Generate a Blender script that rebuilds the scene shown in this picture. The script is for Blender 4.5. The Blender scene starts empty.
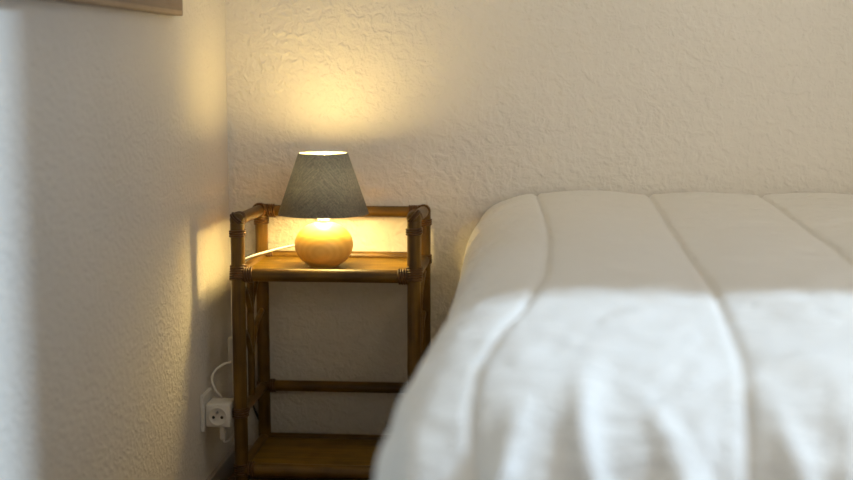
import bpy, bmesh, math, random
import numpy as np
from mathutils import Vector, Matrix, noise

scene = bpy.context.scene
COL = scene.collection
random.seed(4)
PI = math.pi

# ------------------------------------------------------------------ helpers
def link(name, mesh, mat=None, parent=None, smooth=True):
    o = bpy.data.objects.new(name, mesh)
    COL.objects.link(o)
    if mat: mesh.materials.append(mat)
    if smooth:
        for p in mesh.polygons: p.use_smooth = True
    if parent:
        o.parent = parent
        o.matrix_parent_inverse = Matrix.Translation(-parent.location)
    return o

def from_bm(name, bm, mat=None, parent=None, smooth=True):
    bmesh.ops.recalc_face_normals(bm, faces=bm.faces)
    me = bpy.data.meshes.new(name)
    bm.to_mesh(me); bm.free()
    return link(name, me, mat, parent, smooth)

def tag(o, label=None, cat=None, group=None, kind=None):
    if label: o['label'] = label
    if cat: o['category'] = cat
    if group: o['group'] = group
    if kind: o['kind'] = kind
    return o

def empty(name, loc, label, cat):
    o = bpy.data.objects.new(name, None)
    o.empty_display_size = .05
    COL.objects.link(o); o.location = loc
    return tag(o, label, cat)

def box(bm, lo, hi, bev=0.0, seg=3):
    r = bmesh.ops.create_cube(bm, size=1)
    vs = r['verts']
    for v in vs:
        v.co = Vector(((lo[i] + hi[i]) / 2 + v.co[i] * (hi[i] - lo[i])) for i in range(3))
    if bev > 0:
        es = list({e for v in vs for e in v.link_edges})
        bmesh.ops.bevel(bm, geom=es, offset=bev, segments=seg, affect='EDGES', profile=.5)

def catmull(pts, n=8):
    P = [Vector(p) for p in pts]
    out = []
    for i in range(len(P) - 1):
        a = P[i - 1] if i else P[0] * 2 - P[1]
        b, c = P[i], P[i + 1]
        d = P[i + 2] if i + 2 < len(P) else P[-1] * 2 - P[-2]
        for k in range(n):
            t = k / n
            out.append(.5 * ((2 * b) + (c - a) * t + (2 * a - 5 * b + 4 * c - d) * t * t + (3 * b - a - 3 * c + d) * t ** 3))
    out.append(P[-1])
    return out

def tube(bm, pts, r, seg=16, cap=True, rfun=None):
    P = [Vector(p) for p in pts]
    n = len(P)
    rings = []
    up = None
    for i in range(n):
        t = (P[min(i + 1, n - 1)] - P[max(i - 1, 0)]).normalized()
        if up is None:
            up = Vector((0, 0, 1)) if abs(t.z) < .9 else Vector((0, 1, 0))
        u = (up - t * up.dot(t)).normalized(); up = u
        w = t.cross(u)
        rr = r * (rfun(i / (n - 1)) if rfun else 1)
        rings.append([bm.verts.new(P[i] + (u * math.cos(2 * PI * k / seg) + w * math.sin(2 * PI * k / seg)) * rr) for k in range(seg)])
    for a, b in zip(rings[:-1], rings[1:]):
        for k in range(seg):
            bm.faces.new((a[k], a[(k + 1) % seg], b[(k + 1) % seg], b[k]))
    if cap:
        bm.faces.new(rings[0][::-1]); bm.faces.new(rings[-1])

def lathe(bm, prof, c=(0, 0, 0), seg=64, close=False):
    c = Vector(c); rings = []
    for r, z in prof:
        if r < 1e-6:
            rings.append([bm.verts.new(c + Vector((0, 0, z)))])
        else:
            rings.append([bm.verts.new(c + Vector((r * math.cos(2 * PI * k / seg), r * math.sin(2 * PI * k / seg), z))) for k in range(seg)])
    pairs = list(zip(rings[:-1], rings[1:]))
    if close: pairs.append((rings[-1], rings[0]))
    for a, b in pairs:
        for k in range(seg):
            k2 = (k + 1) % seg
            if len(a) == 1 and len(b) == 1: continue
            if len(a) == 1: bm.faces.new((a[0], b[k2], b[k]))
            elif len(b) == 1: bm.faces.new((a[k], a[k2], b[0]))
            else: bm.faces.new((a[k], a[k2], b[k2], b[k]))

def wraps(bm, c, axis, r, count, pitch, th):
    """strands of split cane wound side by side round a pole"""
    axis = Vector(axis).normalized(); c = Vector(c)
    u = axis.orthogonal().normalized(); w = axis.cross(u)
    pts = []
    n = count * 20
    for i in range(n + 1):
        a = 2 * PI * i / 20
        pts.append(c + axis * (pitch * (i / 20 - count / 2)) + (u * math.cos(a) + w * math.sin(a)) * r)
    tube(bm, pts, th, seg=6)

# ------------------------------------------------------------------ materials
def mat(name):
    m = bpy.data.materials.new(name); m.use_nodes = True
    nt = m.node_tree
    b = nt.nodes['Principled BSDF']
    return m, nt, b

def N(nt, kind, **kw):
    n = nt.nodes.new(kind)
    for k, v in kw.items():
        if k in n.inputs: n.inputs[k].default_value = v
        else: setattr(n, k, v)
    return n

def plain(name, col, rough=.5, spec=.5, **kw):
    m, nt, b = mat(name)
    b.inputs['Base Color'].default_value = (*col, 1)
    b.inputs['Roughness'].default_value = rough
    b.inputs['Specular IOR Level'].default_value = spec
    for k, v in kw.items(): b.inputs[k].default_value = v
    return m

def plaster(name, c1, c2, strength=1.0, scale=54.0, dist=.0019):
    m, nt, b = mat(name)
    tc = N(nt, 'ShaderNodeTexCoord')
    warp = N(nt, 'ShaderNodeTexNoise', Scale=26.0, Detail=2.0)
    nt.links.new(tc.outputs['Object'], warp.inputs['Vector'])
    mixv = N(nt, 'ShaderNodeMix', data_type='VECTOR')
    mixv.inputs['Factor'].default_value = .035
    nt.links.new(tc.outputs['Object'], mixv.inputs[4]); nt.links.new(warp.outputs['Color'], mixv.inputs[5])
    n1 = N(nt, 'ShaderNodeTexNoise', Scale=scale, Detail=3.0, Roughness=.55)
    nt.links.new(mixv.outputs[1], n1.inputs['Vector'])
    ramp = N(nt, 'ShaderNodeValToRGB')
    ramp.color_ramp.elements[0].position = .41; ramp.color_ramp.elements[1].position = .64
    nt.links.new(n1.outputs['Fac'], ramp.inputs['Fac'])
    n2 = N(nt, 'ShaderNodeTexNoise', Scale=160.0, Detail=3.0)
    nt.links.new(tc.outputs['Object'], n2.inputs['Vector'])
    n3 = N(nt, 'ShaderNodeTexNoise', Scale=4.0, Detail=3.0)
    nt.links.new(tc.outputs['Object'], n3.inputs['Vector'])
    add = N(nt, 'ShaderNodeMath', operation='MULTIPLY_ADD')
    add.inputs[1].default_value = .55
    nt.links.new(n2.outputs['Fac'], add.inputs[0]); nt.links.new(ramp.outputs['Color'], add.inputs[2])
    bump = N(nt, 'ShaderNodeBump', Strength=strength, Distance=dist)
    nt.links.new(add.outputs[0], bump.inputs['Height'])
    nt.links.new(bump.outputs['Normal'], b.inputs['Normal'])
    mix = N(nt, 'ShaderNodeMix', data_type='RGBA')
    mix.inputs[6].default_value = (*c1, 1); mix.inputs[7].default_value = (*c2, 1)
    nt.links.new(n3.outputs['Fac'], mix.inputs['Factor'])
    nt.links.new(mix.outputs[2], b.inputs['Base Color'])
    b.inputs['Roughness'].default_value = .8
    b.inputs['Specular IOR Level'].default_value = .15
    return m

def cane(name, c1, c2, stretch, rough=.38, bump_d=.0006):
    m, nt, b = mat(name)
    tc = N(nt, 'ShaderNodeTexCoord')
    mp = N(nt, 'ShaderNodeMapping'); mp.inputs['Scale'].default_value = stretch
    nt.links.new(tc.outputs['Object'], mp.inputs['Vector'])
    n1 = N(nt, 'ShaderNodeTexNoise', Scale=60.0, Detail=4.0, Roughness=.65)
    nt.links.new(mp.outputs[0], n1.inputs['Vector'])
    n2 = N(nt, 'ShaderNodeTexNoise', Scale=11.0, Detail=2.0)
    nt.links.new(tc.outputs['Object'], n2.inputs['Vector'])
    mul = N(nt, 'ShaderNodeMath', operation='MULTIPLY'); 
    nt.links.new(n1.outputs['Fac'], mul.inputs[0]); nt.links.new(n2.outputs['Fac'], mul.inputs[1])
    r = N(nt, 'ShaderNodeValToRGB')
    r.color_ramp.elements[0].position = .15; r.color_ramp.elements[0].color = (*c2, 1)
    r.color_ramp.elements[1].position = .36; r.color_ramp.elements[1].color = (*c1, 1)
    nt.links.new(mul.outputs[0], r.inputs['Fac'])
    nt.links.new(r.outputs['Color'], b.inputs['Base Color'])
    bump = N(nt, 'ShaderNodeBump', Strength=.6, Distance=bump_d)
    nt.links.new(n1.outputs['Fac'], bump.inputs['Height'])
    nt.links.new(bump.outputs['Normal'], b.inputs['Normal'])
    b.inputs['Roughness'].default_value = rough
    b.inputs['Specular IOR Level'].default_value = .3
    return m

M = {}
M['wall'] = plaster('wall_plaster', (.665, .62, .545), (.735, .685, .605), 1.0)
M['wall_fine'] = plaster('wall_plaster_fine', (.665, .62, .545), (.735, .685, .605), .9, 85.0, .0013)
M['ceiling'] = plain('low_bounce_ceiling', (.20, .16, .12), .8, .1)  # unseen ceiling, coloured dark to cut bounced light
M['wall_dark'] = plaster('low_bounce_plaster', (.20, .165, .13), (.24, .20, .155), 1.0)  # unseen right and front walls, darkened so they bounce less light
M['cane_v'] = cane('cane_upright', (.155, .080, .009), (.055, .026, .004), (1, 1, .06))
M['cane_x'] = cane('cane_crosswise', (.155, .080, .009), (.055, .026, .004), (.06, 1, 1))
M['cane_y'] = cane('cane_lengthwise', (.155, .080, .009), (.055, .026, .004), (1, .06, 1))
M['binding'] = cane('cane_binding', (.13, .058, .014), (.05, .022, .007), (1, 1, 1), .45)
M['panel'] = cane('shelf_panel_wood', (.23, .130, .008), (.10, .050, .004), (.05, 1.6, 1), .5, .0005)
M['panel'].node_tree.nodes['Principled BSDF'].inputs['Specular IOR Level'].default_value = .2
M['white_plastic'] = plain('white_plastic', (.62, .59, .53), .4)
M['cord'] = plain('white_cord', (.80, .77, .70), .5)
M['dark_cord'] = plain('dark_cord', (.02, .018, .016), .5)
M['hole'] = plain('socket_hole', (.01, .01, .01), .7)
M['metal'] = plain('pin_metal', (.35, .33, .30), .35, Metallic=1.0)
M['trim'] = plain('beige_trim', (.40, .34, .27), .55)
M['frame'] = cane('picture_frame_wood', (.25, .18, .125), (.18, .125, .085), (1, .05, 1), .5)
M['frame_lip'] = cane('picture_frame_edge', (.42, .30, .19), (.30, .21, .13), (1, .05, 1), .5)
M['print'] = plain('picture_print', (.45, .42, .36), .6)
m, nt, b = mat('added_sun_filter')  # see-through sheet added to weaken the sun on the left wall
tb = N(nt, 'ShaderNodeBsdfTransparent'); b.inputs['Base Color'].default_value = (.8, .8, .8, 1)
ms = N(nt, 'ShaderNodeMixShader'); ms.inputs[0].default_value = .02
nt.links.new(tb.outputs[0], ms.inputs[1]); nt.links.new(b.outputs[0], ms.inputs[2])
nt.links.new(ms.outputs[0], nt.nodes['Material Output'].inputs['Surface'])
M['sun_filter'] = m
M['mattress'] = plain('mattress_ticking', (.75, .73, .68), .9, .1)
M['bed_wood'] = cane('bed_wood', (.32, .20, .11), (.22, .13, .07), (.05, 1, 1), .5)

# floor tiles
m, nt, b = mat('floor_boards')
tc = N(nt, 'ShaderNodeTexCoord')
br = N(nt, 'ShaderNodeTexBrick', Scale=1.0)
br.inputs['Color1'].default_value = (.16, .09, .05, 1); br.inputs['Color2'].default_value = (.20, .115, .06, 1)
br.inputs['Mortar'].default_value = (.04, .025, .015, 1); br.inputs['Mortar Size'].default_value = .003
br.inputs['Brick Width'].default_value = 1.1; br.inputs['Row Height'].default_value = .12
nt.links.new(tc.outputs['Object'], br.inputs['Vector']); nt.links.new(br.outputs['Color'], b.inputs['Base Color'])
b.inputs['Roughness'].default_value = .45
M['floor'] = m

# duvet cotton
m, nt, b = mat('duvet_cotton')
tc = N(nt, 'ShaderNodeTexCoord')
mp = N(nt, 'ShaderNodeMapping'); mp.inputs['Scale'].default_value = (.55, 1, 1); mp.inputs['Rotation'].default_value = (0, 0, .3)
nt.links.new(tc.outputs['Object'], mp.inputs['Vector'])
n1 = N(nt, 'ShaderNodeTexNoise', Scale=22.0, Detail=4.0, Roughness=.55, Distortion=1.2)
nt.links.new(mp.outputs[0], n1.inputs['Vector'])
mp2 = N(nt, 'ShaderNodeMapping'); mp2.inputs['Scale'].default_value = (.5, 1.3, 1); mp2.inputs['Rotation'].default_value = (0, 0, -.35)
nt.links.new(tc.outputs['Object'], mp2.inputs['Vector'])
n2 = N(nt, 'ShaderNodeTexNoise', Scale=48.0, Detail=4.0, Roughness=.6, Distortion=1.6)
nt.links.new(mp2.outputs[0], n2.inputs['Vector'])
ma = N(nt, 'ShaderNodeMath', operation='MULTIPLY_ADD'); ma.inputs[1].default_value = .35
nt.links.new(n2.outputs['Fac'], ma.inputs[0]); nt.links.new(n1.outputs['Fac'], ma.inputs[2])
bump = N(nt, 'ShaderNodeBump', Strength=.8, Distance=.016)
nt.links.new(ma.outputs[0], bump.inputs['Height']); nt.links.new(bump.outputs['Normal'], b.inputs['Normal'])
b.inputs['Base Color'].default_value = (.875, .845, .78, 1)
b.inputs['Roughness'].default_value = .85; b.inputs['Specular IOR Level'].default_value = .12
b.inputs['Sheen Weight'].default_value = .1
M['duvet'] = m

# turned beech
m, nt, b = mat('turned_beech')
tc = N(nt, 'ShaderNodeTexCoord')
mp = N(nt, 'ShaderNodeMapping'); mp.inputs['Location'].default_value = (-.002, 0, -.050); mp.inputs['Scale'].default_value = (1.0, .16, 1.25)
nt.links.new(tc.outputs['Object'], mp.inputs['Vector'])
w = N(nt, 'ShaderNodeTexWave', wave_type='RINGS', rings_direction='SPHERICAL')
w.inputs['Scale'].default_value = 24; w.inputs['Distortion'].default_value = 1.2; w.inputs['Detail'].default_value = 2; w.inputs['Detail Scale'].default_value = .8
nt.links.new(mp.outputs[0], w.inputs['Vector'])
mix = N(nt, 'ShaderNodeMix', data_type='RGBA')
mix.inputs[6].default_value = (.76, .47, .115, 1); mix.inputs[7].default_value = (.71, .42, .095, 1)
nt.links.new(w.outputs['Fac'], mix.inputs['Factor']); nt.links.new(mix.outputs[2], b.inputs['Base Color'])
b.inputs['Roughness'].default_value = .4
M['beech'] = m

# linen lampshade
m, nt, b = mat('grey_linen')
tc = N(nt, 'ShaderNodeTexCoord')
mp1 = N(nt, 'ShaderNodeMapping'); mp1.inputs['Rotation'].default_value = (0, .85, 0); mp1.vector_type = 'TEXTURE'; mp1.inputs['Scale'].default_value = (1, 1, 22)
mp2 = N(nt, 'ShaderNodeMapping'); mp2.inputs['Rotation'].default_value = (0, -.75, 0); mp2.vector_type = 'TEXTURE'; mp2.inputs['Scale'].default_value = (1, 1, 22)
nA = N(nt, 'ShaderNodeTexNoise', Scale=420.0, Detail=2.0); nB = N(nt, 'ShaderNodeTexNoise', Scale=420.0, Detail=2.0)
for mp_, n_ in ((mp1, nA), (mp2, nB)):
    nt.links.new(tc.outputs['Object'], mp_.inputs['Vector']); nt.links.new(mp_.outputs[0], n_.inputs['Vector'])
av = N(nt, 'ShaderNodeMath', operation='ADD'); nt.links.new(nA.outputs['Fac'], av.inputs[0]); nt.links.new(nB.outputs['Fac'], av.inputs[1])
rp = N(nt, 'ShaderNodeValToRGB')
rp.color_ramp.elements[0].position = .36; rp.color_ramp.elements[0].color = (.16, .158, .138, 1)
rp.color_ramp.elements[1].position = .64; rp.color_ramp.elements[1].color = (.48, .47, .41, 1)
hf = N(nt, 'ShaderNodeMath', operation='MULTIPLY'); hf.inputs[1].default_value = .5
nt.links.new(av.outputs[0], hf.inputs[0]); nt.links.new(hf.outputs[0], rp.inputs['Fac'])
nt.links.new(rp.outputs['Color'], b.inputs['Base Color'])
b.inputs['Roughness'].default_value = .9; b.inputs['Specular IOR Level'].default_value = .1
tr = N(nt, 'ShaderNodeBsdfTranslucent'); tr.inputs['Color'].default_value = (.33, .34, .42, 1)
ms = N(nt, 'ShaderNodeMixShader'); ms.inputs[0].default_value = .42
nt.links.new(b.outputs[0], ms.inputs[1]); nt.links.new(tr.outputs[0], ms.inputs[2])
nt.links.new(ms.outputs[0], nt.nodes['Material Output'].inputs['Surface'])
M['linen'] = m

m, nt, b = mat('shade_lining')
b.inputs['Base Color'].default_value = (.90, .90, .80, 1); b.inputs['Roughness'].default_value = .9
tr = N(nt, 'ShaderNodeBsdfTranslucent'); tr.inputs['Color'].default_value = (.9, .88, .75, 1)
ms = N(nt, 'ShaderNodeMixShader'); ms.inputs[0].default_value = .36
nt.links.new(b.outputs[0], ms.inputs[1]); nt.links.new(tr.outputs[0], ms.inputs[2])
nt.links.new(ms.outputs[0], nt.nodes['Material Output'].inputs['Surface'])
M['lining'] = m

LAMP_STRENGTH = 138.0
m, nt, b = mat('warm_bulb')
em = N(nt, 'ShaderNodeEmission'); em.inputs['Color'].default_value = (1.0, .72, .26, 1); em.inputs['Strength'].default_value = LAMP_STRENGTH
nt.links.new(em.outputs[0], nt.nodes['Material Output'].inputs['Surface'])
M['bulb'] = m

# ------------------------------------------------------------------ room
XL, XR, YB, YFR, ZC = -.751, 1.60, 3.22, -.6, 3.4
def slab(name, lo, hi, m, bev=0):
    bm = bmesh.new(); box(bm, lo, hi, bev)
    return tag(from_bm(name, bm, m, None, False), kind='structure')
slab('floor', (XL - .1, YFR, -.1), (XR + .1, YB + .1, 0), M['floor'])
# ceiling with an unseen opening, added to let in overhead fill light
KX0, KX1, KY0, KY1 = -.25, .75, .9, 2.1
bm = bmesh.new()
box(bm, (XL - .1, YFR - .1, ZC), (KX0, YB + .1, ZC + .1)); box(bm, (KX1, YFR - .1, ZC), (XR + .1, YB + .1, ZC + .1))
box(bm, (KX0, YFR - .1, ZC), (KX1, KY0, ZC + .1)); box(bm, (KX0, KY1, ZC), (KX1, YB + .1, ZC + .1))
tag(from_bm('ceiling', bm, M['ceiling'], None, False), kind='structure')
slab('wall_left', (XL - .1, YFR, 0), (XL, YB + .1, ZC), M['wall_fine'])
slab('wall_back', (XL, YB, 0), (XR + .1, YB + .1, ZC), M['wall'])
# right wall with a tall window; unseen lower shutter added to step the sun's edge
WY0, WY1, WZ0, WZ1 = -.35, 1.88, .35, 3.25
bm = bmesh.new()
box(bm, (XR, WY1, 0), (XR + .1, YB, ZC)); box(bm, (XR, YFR, 0), (XR + .1, WY0, ZC))
box(bm, (XR, WY0, 0), (XR + .1, WY1, WZ0)); box(bm, (XR, WY0, WZ1), (XR + .1, WY1, ZC))
tag(from_bm('wall_right', bm, M['wall_dark'], None, False), kind='structure')
bm = bmesh.new()
box(bm, (XR + .03, 1.775, WZ0), (XR + .07, WY1, 2.20))  # added panel, blocks low sun from the far part of the bed
w1 = tag(from_bm('added_shutter', bm, M['trim'], None, False), kind='structure')
bm = bmesh.new(); box(bm, (XR + .048, WY0, 2.22), (XR + .052, WY1, WZ1))
from_bm('added_sun_filter', bm, M['sun_filter'], w1, False)  # unseen sheet, added above the shutter to dim the sun
# wall behind the camera with a right-hand opening added for fill light
FX0, FX1, FZ0, FZ1 = .55, 1.40, 1.05, 2.15
bm = bmesh.new()
box(bm, (XL - .1, YFR - .1, 0), (FX0, YFR, ZC)); box(bm, (FX1, YFR - .1, 0), (XR + .1, YFR, ZC))
box(bm, (FX0, YFR - .1, 0), (FX1, YFR, FZ0)); box(bm, (FX0, YFR - .1, FZ1), (FX1, YFR, ZC))
tag(from_bm('wall_front', bm, M['wall_dark'], None, False), kind='structure')
def portal(name, loc, rot, sx, sy):
    l = bpy.data.lights.new(name, 'AREA'); l.shape = 'RECTANGLE'; l.size = sx; l.size_y = sy; l.cycles.is_portal = True
    o = bpy.data.objects.new(name, l); COL.objects.link(o); o.location = loc; o.rotation_euler = rot
portal('window_portal', ((FX0 + FX1) / 2, YFR - .09, (FZ0 + FZ1) / 2), (PI / 2, 0, 0), FX1 - FX0, FZ1 - FZ0)  # guides sampling to the added opening behind the camera
portal('ceiling_fill_portal', ((KX0 + KX1) / 2, (KY0 + KY1) / 2, ZC + .09), (0, 0, 0), KX1 - KX0, KY1 - KY0)  # guides sampling to the added ceiling opening
portal('window_portal', (XR + .09, (WY0 + WY1) / 2, (WZ0 + WZ1) / 2), (0, PI / 2, 0), WZ1 - WZ0, WY1 - WY0)
slab('baseboard_left', (XL, YFR, 0), (XL + .012, YB, .055), M['trim'], .003)
slab('baseboard_back', (XL + .012, YB - .012, 0), (XR, YB, .055), M['trim'], .003)

# ------------------------------------------------------------------ picture on the left wall
pic = empty('picture_frame', (XL + .012, 2.28, 1.095), 'brown wooden picture frame hung high on the left wall, only its bottom rail showing', 'picture frame')
x0, x1 = XL + .001, XL + .026
y0, y1, z0, z1 = 1.76, 2.735, 1.093, 1.80
bm = bmesh.new()
box(bm, (x0, y0, z0), (x1, y1, z0 + .07), .003); box(bm, (x0, y0, z1 - .07), (x1, y1, z1), .003)
box(bm, (x0, y0, z0 + .07), (x1, y0 + .07, z1 - .07), .003); box(bm, (x0, y1 - .07, z0 + .07), (x1, y1, z1 - .07), .003)
from_bm('frame_moulding', bm, M['frame'], pic, False)
bm = bmesh.new(); box(bm, (x1 - .004, y0 + .012, z0 + .002), (x1 + .0015, y1 - .012, z0 + .010), .001)
o = from_bm('frame_lip', bm, M['frame_lip'], pic, False); tag(o, 'paler strip along the lower edge')
bm = bmesh.new(); box(bm, (x0 + .004, y0 + .065, z0 + .065), (x0 + .012, y1 - .065, z1 - .065))
from_bm('print', bm, M['print'], pic, False)

# ------------------------------------------------------------------ rattan nightstand
LX, RX, FY, BY = -.6645, -.271, 2.925, 3.185
ZS, ZM, ZL = .531, .216, .084
ns = empty('nightstand', ((LX + RX) / 2, (FY + BY) / 2, 0), 'brown rattan nightstand with two shelves and cane bound joints, standing in the corner', 'nightstand')
def knobby(t):       # slight nodes along a cane
    return 1 + .035 * math.exp(-((t * 3 % 1) - .5) ** 2 / .0012)
def lin(a, b, n=24): return [Vector(a).lerp(Vector(b), i / n) for i in range(n + 1)]
PR = .0155
for x in (LX, RX):
    zf = .653 if x == LX else .661
    bm = bmesh.new(); tube(bm, lin((x, FY, 0), (x, FY, zf), 60), PR, 20, True, knobby)
    bmesh.ops.create_uvsphere(bm, u_segments=20, v_segments=10, radius=PR * 1.08, matrix=Matrix.Translation((x, FY, zf)))
    from_bm('leg', bm, M['cane_v'], ns)
    bm = bmesh.new(); tube(bm, lin((x, BY, 0), (x, BY, .648), 60), PR, 20, True, knobby)
    bmesh.ops.create_uvsphere(bm, u_segments=20, v_segments=10, radius=PR * 1.04, matrix=Matrix.Translation((x, BY, .648)))
    from_bm('leg', bm, M['cane_v'], ns)
    bm = bmesh.new(); tube(bm, lin((x, FY, zf), (x, BY, .648)), .0135, 18)
    from_bm('top_rail', bm, M['cane_y'], ns)
    for z, r in ((ZS, .0135), (ZM, .012), (ZL, .0135)):
        bm = bmesh.new(); tube(bm, lin((x, FY, z), (x, BY, z)), r, 16)
        from_bm('shelf_rail' if z != ZM else 'side_rail', bm, M['cane_y'], ns)
    # decorative upright with curved branches between the legs
    ym = 3.045
    bm = bmesh.new(); tube(bm, lin((x, ym, ZS - .005), (x, ym, ZM)), .0085, 14)
    from_bm('side_upright', bm, M['cane_v'], ns)
    for zt in (.505, .405):
        for ye in (FY + .012, BY - .012):
            d = ye - ym
            bm = bmesh.new()
            tube(bm, catmull([(x, ym, zt - .085), (x, ym + d * .18, zt - .055), (x, ym + d * .55, zt - .018), (x, ye, zt)], 8), .0065, 10)
            from_bm('curved_brace', bm, M['cane_v'], ns)
for y, z, r, nm in ((BY, .646, .0135, 'top_rail'), (FY, ZS, .0150, 'shelf_rail'), (BY, ZS + .006, .0125, 'shelf_rail'),
                    (BY, ZM, .0135, 'back_rail'), (FY, ZL - .001, .0160, 'shelf_rail'), (BY, ZL + .002, .0115, 'shelf_rail')):
    bm = bmesh.new(); tube(bm, lin((LX, y, z), (RX, y, z), 40), r, 18)
    from_bm(nm, bm, M['cane_x'], ns)
for z in (ZS, ZL):
    bm = bmesh.new(); box(bm, (LX + .004, FY + .004, z - .006), (RX - .004, BY - .004, z + .0045), .001)
    from_bm('shelf_panel', bm, M['panel'], ns, False)
def bind(specs):
    bm = bmesh.new()
    for s in specs: wraps(bm, *s)
    from_bm('binding', bm, M['binding'], ns)
for x in (LX, RX):
    sx = 1 if x == LX else -1
    zf = .653 if x == LX else .661
    bind([((x, FY, zf - .030), (0, 0, 1), PR + .001, 3, .0052, .0028), ((x, FY + .012, zf), (0, 1, -.03), .0148, 4, .0056, .003),
          ((x, FY, zf + .002), (sx * .7, .0, .7), PR + .0008, 2, .0054, .0028)])
    bind([((x, FY, ZS + .004), (0, .25, 1), PR + .0012, 6, .0056, .0030), ((x + sx * .024, FY, ZS), (1, 0, 0), .0158, 4, .0054, .0026),
          ((x, FY + .026, ZS), (0, 1, 0), .0142, 3, .0054, .0026)])
    bind([((x, BY, .620), (0, 0, 1), PR + .001, 3, .0052, .0026), ((x + sx * .022, BY, .646), (1, 0, 0), .0143, 5, .0054, .0026),
          ((x, BY - .022, .650), (0, 1, -.08), .0143, 4, .0054, .0026)])
    bind([((x, BY, ZS), (0, 0, 1), PR + .001, 4, .0054, .0026), ((x + sx * .022, BY, ZS + .006), (1, 0, 0), .0134, 3, .0054, .0026)])
    bind([((x, FY, ZM), (0, 0, 1), PR + .001, 4, .0054, .0026), ((x, FY + .022, ZM), (0, 1, 0), .0128, 3, .0054, .0026)])
    bind([((x, BY, ZM), (0, 0, 1), PR + .001, 4, .0054, .0026), ((x + sx * .022, BY, ZM), (1, 0, 0), .0143, 3, .0054, .0026)])
    bind([((x, FY, ZL), (0, 0, 1), PR + .001, 5, .0054, .0026), ((x + sx * .024, FY, ZL), (1, 0, 0), .0166, 3, .0054, .0026)])

# ------------------------------------------------------------------ table lamp
SHELF = ZS + .0045
lx, ly = -.488, 3.030
lamp = empty('table_lamp', (lx, ly, SHELF), 'lit table lamp with pale wooden ball base and grey linen shade', 'lamp')
bm = bmesh.new()
prof = [(0, .0004), (.030, .0004), (.0345, .002)]
for i in range(33):
    a = -58 + i * (58 + 74) / 32
    prof.append((.0670 * math.cos(math.radians(a)), .0500 + .0545 * math.sin(math.radians(a)) + (0.001 if a < 0 else 0)))
prof += [(.0150, .1028), (0.0, .1028)]
lathe(bm, prof, (0, 0, 0), 72)
o = from_bm('base', bm, M['beech']); o.parent = lamp
bm = bmesh.new(); lathe(bm, [(0, .101), (.0132, .101), (.0140, .103), (.0140, .1115), (.012, .113), (0, .113)], (lx, ly, SHELF), 40)
o = from_bm('lamp_holder', bm, M['white_plastic'], lamp); tag(o, 'short white neck above the wooden ball')
ZB, ZT, RB, RT = .6575, .796, .1035, .0560
bm = bmesh.new(); lathe(bm, [(RB, ZB - SHELF), (RT, ZT - SHELF), (RT - .0012, ZT - SHELF), (RB - .0012, ZB - SHELF)], (0, 0, 0), 96, True)
o = from_bm('lamp_shade', bm, M['linen']); o.parent = lamp
shade = o
bm = bmesh.new()
lathe(bm, [(RB - .0014, ZB - SHELF + .001), (RT - .0014, ZT - SHELF - .001), (RT - .0022, ZT - SHELF - .001), (RB - .0022, ZB - SHELF + .001)], (0, 0, 0), 96, True)
o = from_bm('shade_lining', bm, M['lining']); o.parent = shade
bm = bmesh.new()
for k in range(3):                      # wire spider that carries the shade on the bulb holder
    a = 2 * PI * k / 3 + .5
    tube(bm, [(lx + .012 * math.cos(a), ly + .012 * math.sin(a), SHELF + .1125), (lx + .06 * math.cos(a), ly + .06 * math.sin(a), SHELF + .150),
              (lx + .0925 * math.cos(a), ly + .0925 * math.sin(a), .680)], .001, 6)
from_bm('shade_carrier', bm, M['metal'], lamp)
bm = bmesh.new()
bp = [(0, .6487), (.012, .6490), (.0180, .654), (.0215, .665), (.0220, .690), (.0225, .730), (.0245, .752), (.0252, .768), (.0246, .780), (.0220, .7880), (.0140, .7930), (0, .7948)]
lathe(bm, [(r, z) for r, z in bp], (lx, ly, 0), 24)
o = from_bm('bulb', bm, M['bulb'], lamp); tag(o, 'glowing warm bulb inside the shade')
# cord over the left rail, down to the plug adapter
cord_pts = [(-.506, 3.066, .584), (-.535, 3.076, .582), (-.580, 3.065, .575), (-.625, 3.035, .566), (-.662, 3.008, .556), (-.686, 2.997, .540), (-.694, 2.995, .50),
            (-.6955, 2.995, .42), (-.6965, 2.99, .36), (-.698, 2.980, .322), (-.712, 2.972, .316), (-.731, 2.968, .302), (-.740, 2.968, .280), (-.733, 2.972, .255), (-.720, 2.982, .232), (-.715, 2.986, .208)]
bm = bmesh.new(); tube(bm, catmull(cord_pts, 8), .0026, 10)
cord = from_bm('cord', bm, M['cord'], lamp); tag(cord, 'white cord running over the left rail down to the wall')
bm = bmesh.new(); box(bm, (-.7045, 2.978, .318), (-.6895, 3.000, .376), .004)
sw = from_bm('cord_switch', bm, M['white_plastic'], cord)
bm = bmesh.new(); box(bm, (-.730, 2.967, .195), (-.700, 2.990, .218), .004)
from_bm('plug', bm, M['white_plastic'], cord)

# ------------------------------------------------------------------ socket, adapter, second plug, dark cable
so = empty('wall_socket', (XL, 2.935, .218), 'white wall socket plate low on the left wall', 'socket')
bm = bmesh.new(); box(bm, (XL + .0005, 2.893, .176), (XL + .0105, 2.977, .260), .003)
from_bm('cover_plate', bm, M['white_plastic'], so, False)
ad = empty('plug_adapter', (-.712, 2.93, .1865), 'white multi-way plug adapter with a round earthed outlet facing forward, stuck in the wall socket', 'plug adapter')
ax0, ax1, ay0, ay1, az0, az1 = -.7395, -.6835, 2.9, 2.9655, .1865, .2395
bm = bmesh.new(); box(bm, (ax0, ay0, az0), (ax1, ay1, az1), .004)
body = from_bm('adapter_body', bm, M['white_plastic'], ad)
acx, acz = (ax0 + ax1) / 2, (az0 + az1) / 2 - .001
bm = bmesh.new()
lathe(bm, [(.0215, 0), (.0215, .0016), (.0190, .0016), (.0180, .0003), (0, .0003)], (0, 0, 0), 48)
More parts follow.
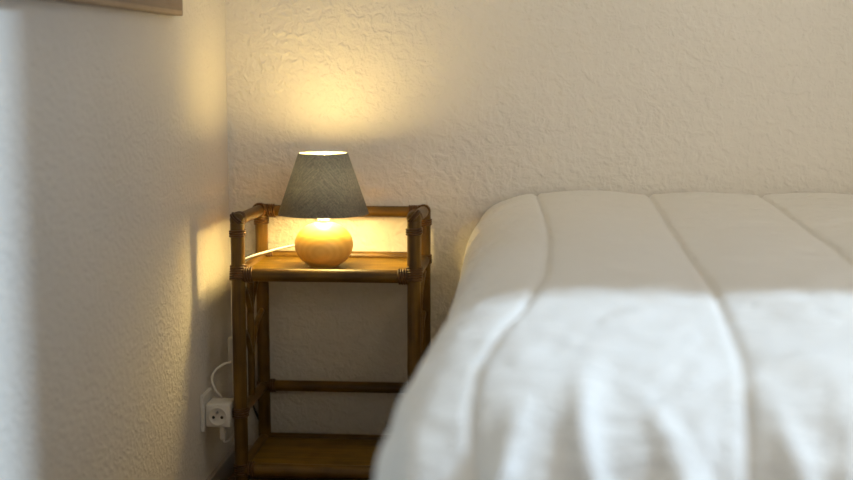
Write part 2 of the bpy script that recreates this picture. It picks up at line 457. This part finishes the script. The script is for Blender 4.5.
bmesh.ops.transform(bm, matrix=Matrix.Translation((acx, ay0 - .0002, acz)) @ Matrix.Rotation(PI / 2, 4, 'X'), verts=bm.verts)
of = from_bm('outlet_face', bm, M['white_plastic'], ad)
for dx in (-.0095, .0095):
    bm = bmesh.new(); lathe(bm, [(0, 0), (.0034, 0), (.0034, .0008), (0, .0008)], (0, 0, 0), 20)
    bmesh.ops.transform(bm, matrix=Matrix.Translation((acx + dx, ay0 - .0004, acz - .002)) @ Matrix.Rotation(PI / 2, 4, 'X'), verts=bm.verts)
    o = from_bm('pin_hole', bm, M['hole'], of)
bm = bmesh.new(); lathe(bm, [(0, 0), (.0026, 0), (.0026, .009), (.0015, .011), (0, .011)], (0, 0, 0), 20)
bmesh.ops.transform(bm, matrix=Matrix.Translation((acx, ay0 - .0004, acz + .010)) @ Matrix.Rotation(PI / 2, 4, 'X'), verts=bm.verts)
from_bm('earth_pin', bm, M['metal'], of)
pg = empty('power_plug', (-.704, 2.925, .153), 'small white plug pushed up into the underside of the adapter', 'plug')
bm = bmesh.new(); box(bm, (-.712, 2.915, .1535), (-.699, 2.935, .1863), .003)
from_bm('plug_body', bm, M['white_plastic'], pg)
bm = bmesh.new(); tube(bm, catmull([(-.7055, 2.925, .156), (-.703, 2.928, .146), (-.694, 2.945, .148), (-.688, 2.965, .170), (-.689, 2.99, .19), (-.694, 3.05, .15), (-.700, 3.12, .05), (-.700, 3.17, .004)], 8), .0024, 10)
from_bm('plug_cord', bm, M['cord'], pg)
bm = bmesh.new(); tube(bm, catmull([(-.650, 3.196, .003), (-.660, 3.2065, .05), (-.672, 3.207, .095), (-.684, 3.207, .125), (-.697, 3.207, .160), (-.705, 3.207, .22)], 8), .0025, 8)
tag(from_bm('cable', bm, M['dark_cord']), 'thin dark cable hanging down the wall behind the lower left of the nightstand', 'cable')

# ------------------------------------------------------------------ bed (under the duvet)
bed = empty('bed', (.53, 2.2, 0), 'low double bed hidden beneath the white duvet', 'bed')
bm = bmesh.new(); box(bm, (-.085, 1.32, .34), (1.16, 3.18, .638), .12, 6)
from_bm('mattress', bm, M['mattress'], bed)
bm = bmesh.new(); box(bm, (-.06, 1.36, .17), (1.13, 3.18, .34), .03)
from_bm('bed_base', bm, M['bed_wood'], bed, False)
for x in (-.02, 1.09):
    for y in (1.40, 3.12):
        bm = bmesh.new(); tube(bm, [(x, y, 0), (x, y, .172)], .025, 16)
        from_bm('leg', bm, M['bed_wood'], bed)

# ------------------------------------------------------------------ duvet
X0, X1, Y0, YW, ZD, RR = .002, 1.08, 1.41, 3.205, .692, .160
DMAX = .66
ST = .0050
ss = np.arange(X0 - DMAX, X1 + DMAX + 1e-6, ST)
tt = np.arange(Y0 - DMAX, YW + 1e-6, ST)
S, T = np.meshgrid(ss, tt)                 # rows t, cols s
seam_tab = [
    [(0.6, -.050), (1.0, -.068), (1.2, -.074), (1.344, -.066), (1.5, -.046), (1.70, -.016), (1.95, .011), (2.35, .019), (2.8, .010), (3.2, -.006)],
    [(0.6, .198), (1.28, .204), (1.47, .218), (1.88, .241), (2.15, .240), (3.2, .257)],
    [(0.6, .45), (1.5, .468), (2.11, .485), (3.2, .516)],
    [(0.6, .73), (3.2, .775)], [(0.6, .99), (3.2, 1.035)], [(0.6, 1.25), (3.2, 1.29)], [(0.6, 1.51), (3.2, 1.55)]]
def smooth_tab(t, tab):
    a = np.array(tab); acc = 0
    for k in np.linspace(-.08, .08, 9): acc = acc + np.interp(t + k, a[:, 0], a[:, 1])
    return acc / 9
lines = [np.full_like(T, X0 - DMAX - .02), ] + [np.full_like(T, -.33)] + [smooth_tab(T, s_) for s_ in seam_tab] + [np.full_like(T, X1 + DMAX + .05)]
puff = np.zeros_like(S); 
for a, b_ in zip(lines[:-1], lines[1:]):
    u = (S - a) / (b_ - a)
    inside = (u >= 0) & (u < 1)
    uu = np.clip(u, 0, 1)
    puff = np.where(inside, np.sin(PI * uu) ** .7, puff)
h = .009 * puff
for l_ in lines[2:-1]: h = h - .0065 * np.exp(-((S - l_) / .0046) ** 2)
# base drape over a rounded box
dl = np.maximum(X0 - S, 0) * 1.0; dr = np.maximum(S - X1, 0); df = np.maximum(Y0 - T, 0)
dx = np.where(dl > 0, dl, dr); sgn = np.where(dl > 0, -1.0, 1.0)
d = np.maximum(dx, df)
hyp = np.hypot(dx, df) + 1e-9
# soft square-to-round at the foot corners
d = np.minimum(hyp, DMAX)
ux, uy = dx / hyp * sgn, -df / hyp
arc = RR * PI / 2
th = np.minimum(d / RR, PI / 2)
out = RR * np.sin(th); drop = RR * (1 - np.cos(th))
ext = np.maximum(d - arc, 0)
out += ext * .07; drop += ext * .997
bx = np.clip(S, X0, X1) + ux * out
bx = bx + np.interp(np.maximum(T, Y0 - .2), [1.2, 1.55, 2.0, 2.4, 2.8, 3.2], [-.010, -.006, .014, .014, .005, -.003]) * np.clip((X0 + .03 - S) / .22, 0, 1)
by = np.maximum(T, Y0) + uy * out
bz = ZD - drop
nx, ny, nz = ux * np.sin(th), uy * np.sin(th), np.cos(th)
# vertical folds where the cloth hangs at the foot
def sstep(a, b_, x):
    t = np.clip((x - a) / (b_ - a), 0, 1); return t * t * (3 - 2 * t)
rid = np.zeros_like(S)
ridges = [(-.125, .0, .030, .018, .02), (-.018, -.10, .016, .020, .06), (.036, .15, .014, .018, .02), (.100, .13, .015, .013, .05), (.150, .03, .014, .010, .08),
          (.235, .05, .016, .012, .04), (.285, .02, .014, .010, .07), (.335, .06, .016, .014, .03), (.40, .0, .015, .013, .05), (.52, .04, .018, .014, .05), (.60, -.02, .016, .014, .05),
          (.70, .03, .018, .014, .05), (.83, .0, .018, .014, .05), (.93, .0, .018, .014, .05), (1.03, .0, .018, .014, .05)]
for c, sl, w_, amp, d0 in ridges:
    cc = c + sl * df + .012 * np.sin(df * 22 + c * 40)
    rid += amp * np.exp(-((S - cc) / w_) ** 2) * sstep(d0, d0 + .14, df)
h = h + rid * .85 - .006 * sstep(.05, .25, df)
# soft wrinkles
wr = np.zeros_like(S)
for j in range(S.shape[0]):
    for i in range(S.shape[1]):
        s_, t_ = S[j, i], T[j, i]
        a = noise.noise((s_ * 6, t_ * 5, 0)); 
        b2 = noise.noise((s_ * 16 + a * 1.5, t_ * 11, 3.1))
        c2 = noise.noise((s_ * 9 - t_ * 26, t_ * 9, 7.7)) * math.exp(-((s_ + .10) / .09) ** 2)   # slanting creases on the left shoulder
        c3 = noise.noise((s_ * 11 + t_ * 13 + a * 2, t_ * 26 - s_ * 12, 5.3))
        wr[j, i] = .006 * a + .0022 * c3 + .0035 * b2 + .010 * c2
h = h + wr * (0.3 + .7 * puff)
# roll the top edge down where it meets the wall
e = np.clip((T - (YW - .035)) / .035, 0, 1)
h = h - .028 * (1 - np.sqrt(np.maximum(1 - e * e, 0)))
VX, VY, VZ = bx + nx * h, np.minimum(by + ny * h, 3.212), np.maximum(bz + nz * h, .035)
nr, nc = S.shape
verts = np.stack([VX, VY, VZ], -1).reshape(-1, 3)
keep = hyp <= DMAX + .004                  # rounded cloth corners
faces = [(j * nc + i, j * nc + i + 1, (j + 1) * nc + i + 1, (j + 1) * nc + i) for j in range(nr - 1) for i in range(nc - 1)
         if keep[j, i] and keep[j, i + 1] and keep[j + 1, i] and keep[j + 1, i + 1]]
used = sorted({k for f in faces for k in f}); remap = {k: n_ for n_, k in enumerate(used)}
verts = verts[used]; faces = [tuple(remap[k] for k in f) for f in faces]
me = bpy.data.meshes.new('duvet'); me.from_pydata(verts.tolist(), [], faces); me.update()
duvet = link('duvet', me, M['duvet'])
sd = duvet.modifiers.new('thickness', 'SOLIDIFY'); sd.thickness = .022; sd.offset = -1
tag(duvet, 'white channel-quilted duvet draped over the bed, its near half in sunlight', 'duvet')

# ------------------------------------------------------------------ light
sun = bpy.data.lights.new('sun', 'SUN'); sun.energy = 3.3; sun.angle = math.radians(3.2); sun.color = (.57, .77, 1.0)
so_ = bpy.data.objects.new('sun', sun); COL.objects.link(so_)
EL = math.radians(40)
so_.rotation_euler = Vector((-math.cos(EL), 0.0, -math.sin(EL))).to_track_quat('-Z', 'Y').to_euler()
so_.location = (4, 1, 3)

wd = bpy.data.worlds.new('daylight'); scene.world = wd; wd.use_nodes = True
nt = wd.node_tree; bg = nt.nodes['Background']
SKY_UP, SKY_SIDE, SKY_FRONT = (4.3, 3.85, 3.0), (.55, .74, 1.04), (4.4, 4.1, 3.5)
tc = nt.nodes.new('ShaderNodeTexCoord'); sx = nt.nodes.new('ShaderNodeSeparateXYZ'); nt.links.new(tc.outputs['Generated'], sx.inputs[0])
def world_mix(prev, sock, lo, hi, col):
    mr = nt.nodes.new('ShaderNodeMapRange'); mr.inputs['From Min'].default_value = lo; mr.inputs['From Max'].default_value = hi
    nt.links.new(sx.outputs[sock], mr.inputs['Value'])
    mx = nt.nodes.new('ShaderNodeMix'); mx.data_type = 'RGBA'
    if isinstance(prev, tuple): mx.inputs[6].default_value = (*prev, 1)
    else: nt.links.new(prev, mx.inputs[6])
    mx.inputs[7].default_value = (*col, 1)
    nt.links.new(mr.outputs[0], mx.inputs['Factor'])
    return mx.outputs[2]
c_ = world_mix(SKY_UP, 'X', .20, .60, SKY_SIDE)
c_ = world_mix(c_, 'Y', -.60, -.80, SKY_FRONT)
nt.links.new(c_, bg.inputs['Color'])
bg.inputs['Strength'].default_value = 1.0

# ------------------------------------------------------------------ camera
cam = bpy.data.cameras.new('camera'); co = bpy.data.objects.new('camera', cam); COL.objects.link(co)
co.location = (0, 0, 1.0)
co.rotation_euler = (math.radians(90 - 7.511), 0, math.radians(4.765))
cam.sensor_width = 36; cam.lens = 1350 * 36 / 853
cam.clip_start = .05
cam.dof.use_dof = True; cam.dof.focus_distance = 2.98; cam.dof.aperture_fstop = 2.0
scene.camera = co

scene.view_settings.view_transform = 'Standard'; scene.view_settings.look = 'None'
scene.view_settings.gamma = 1.0; scene.view_settings.exposure = 0.0; scene.view_settings.use_curve_mapping = False
scene.cycles.use_denoising = True
scene.cycles.max_bounces = 10; scene.cycles.diffuse_bounces = 6
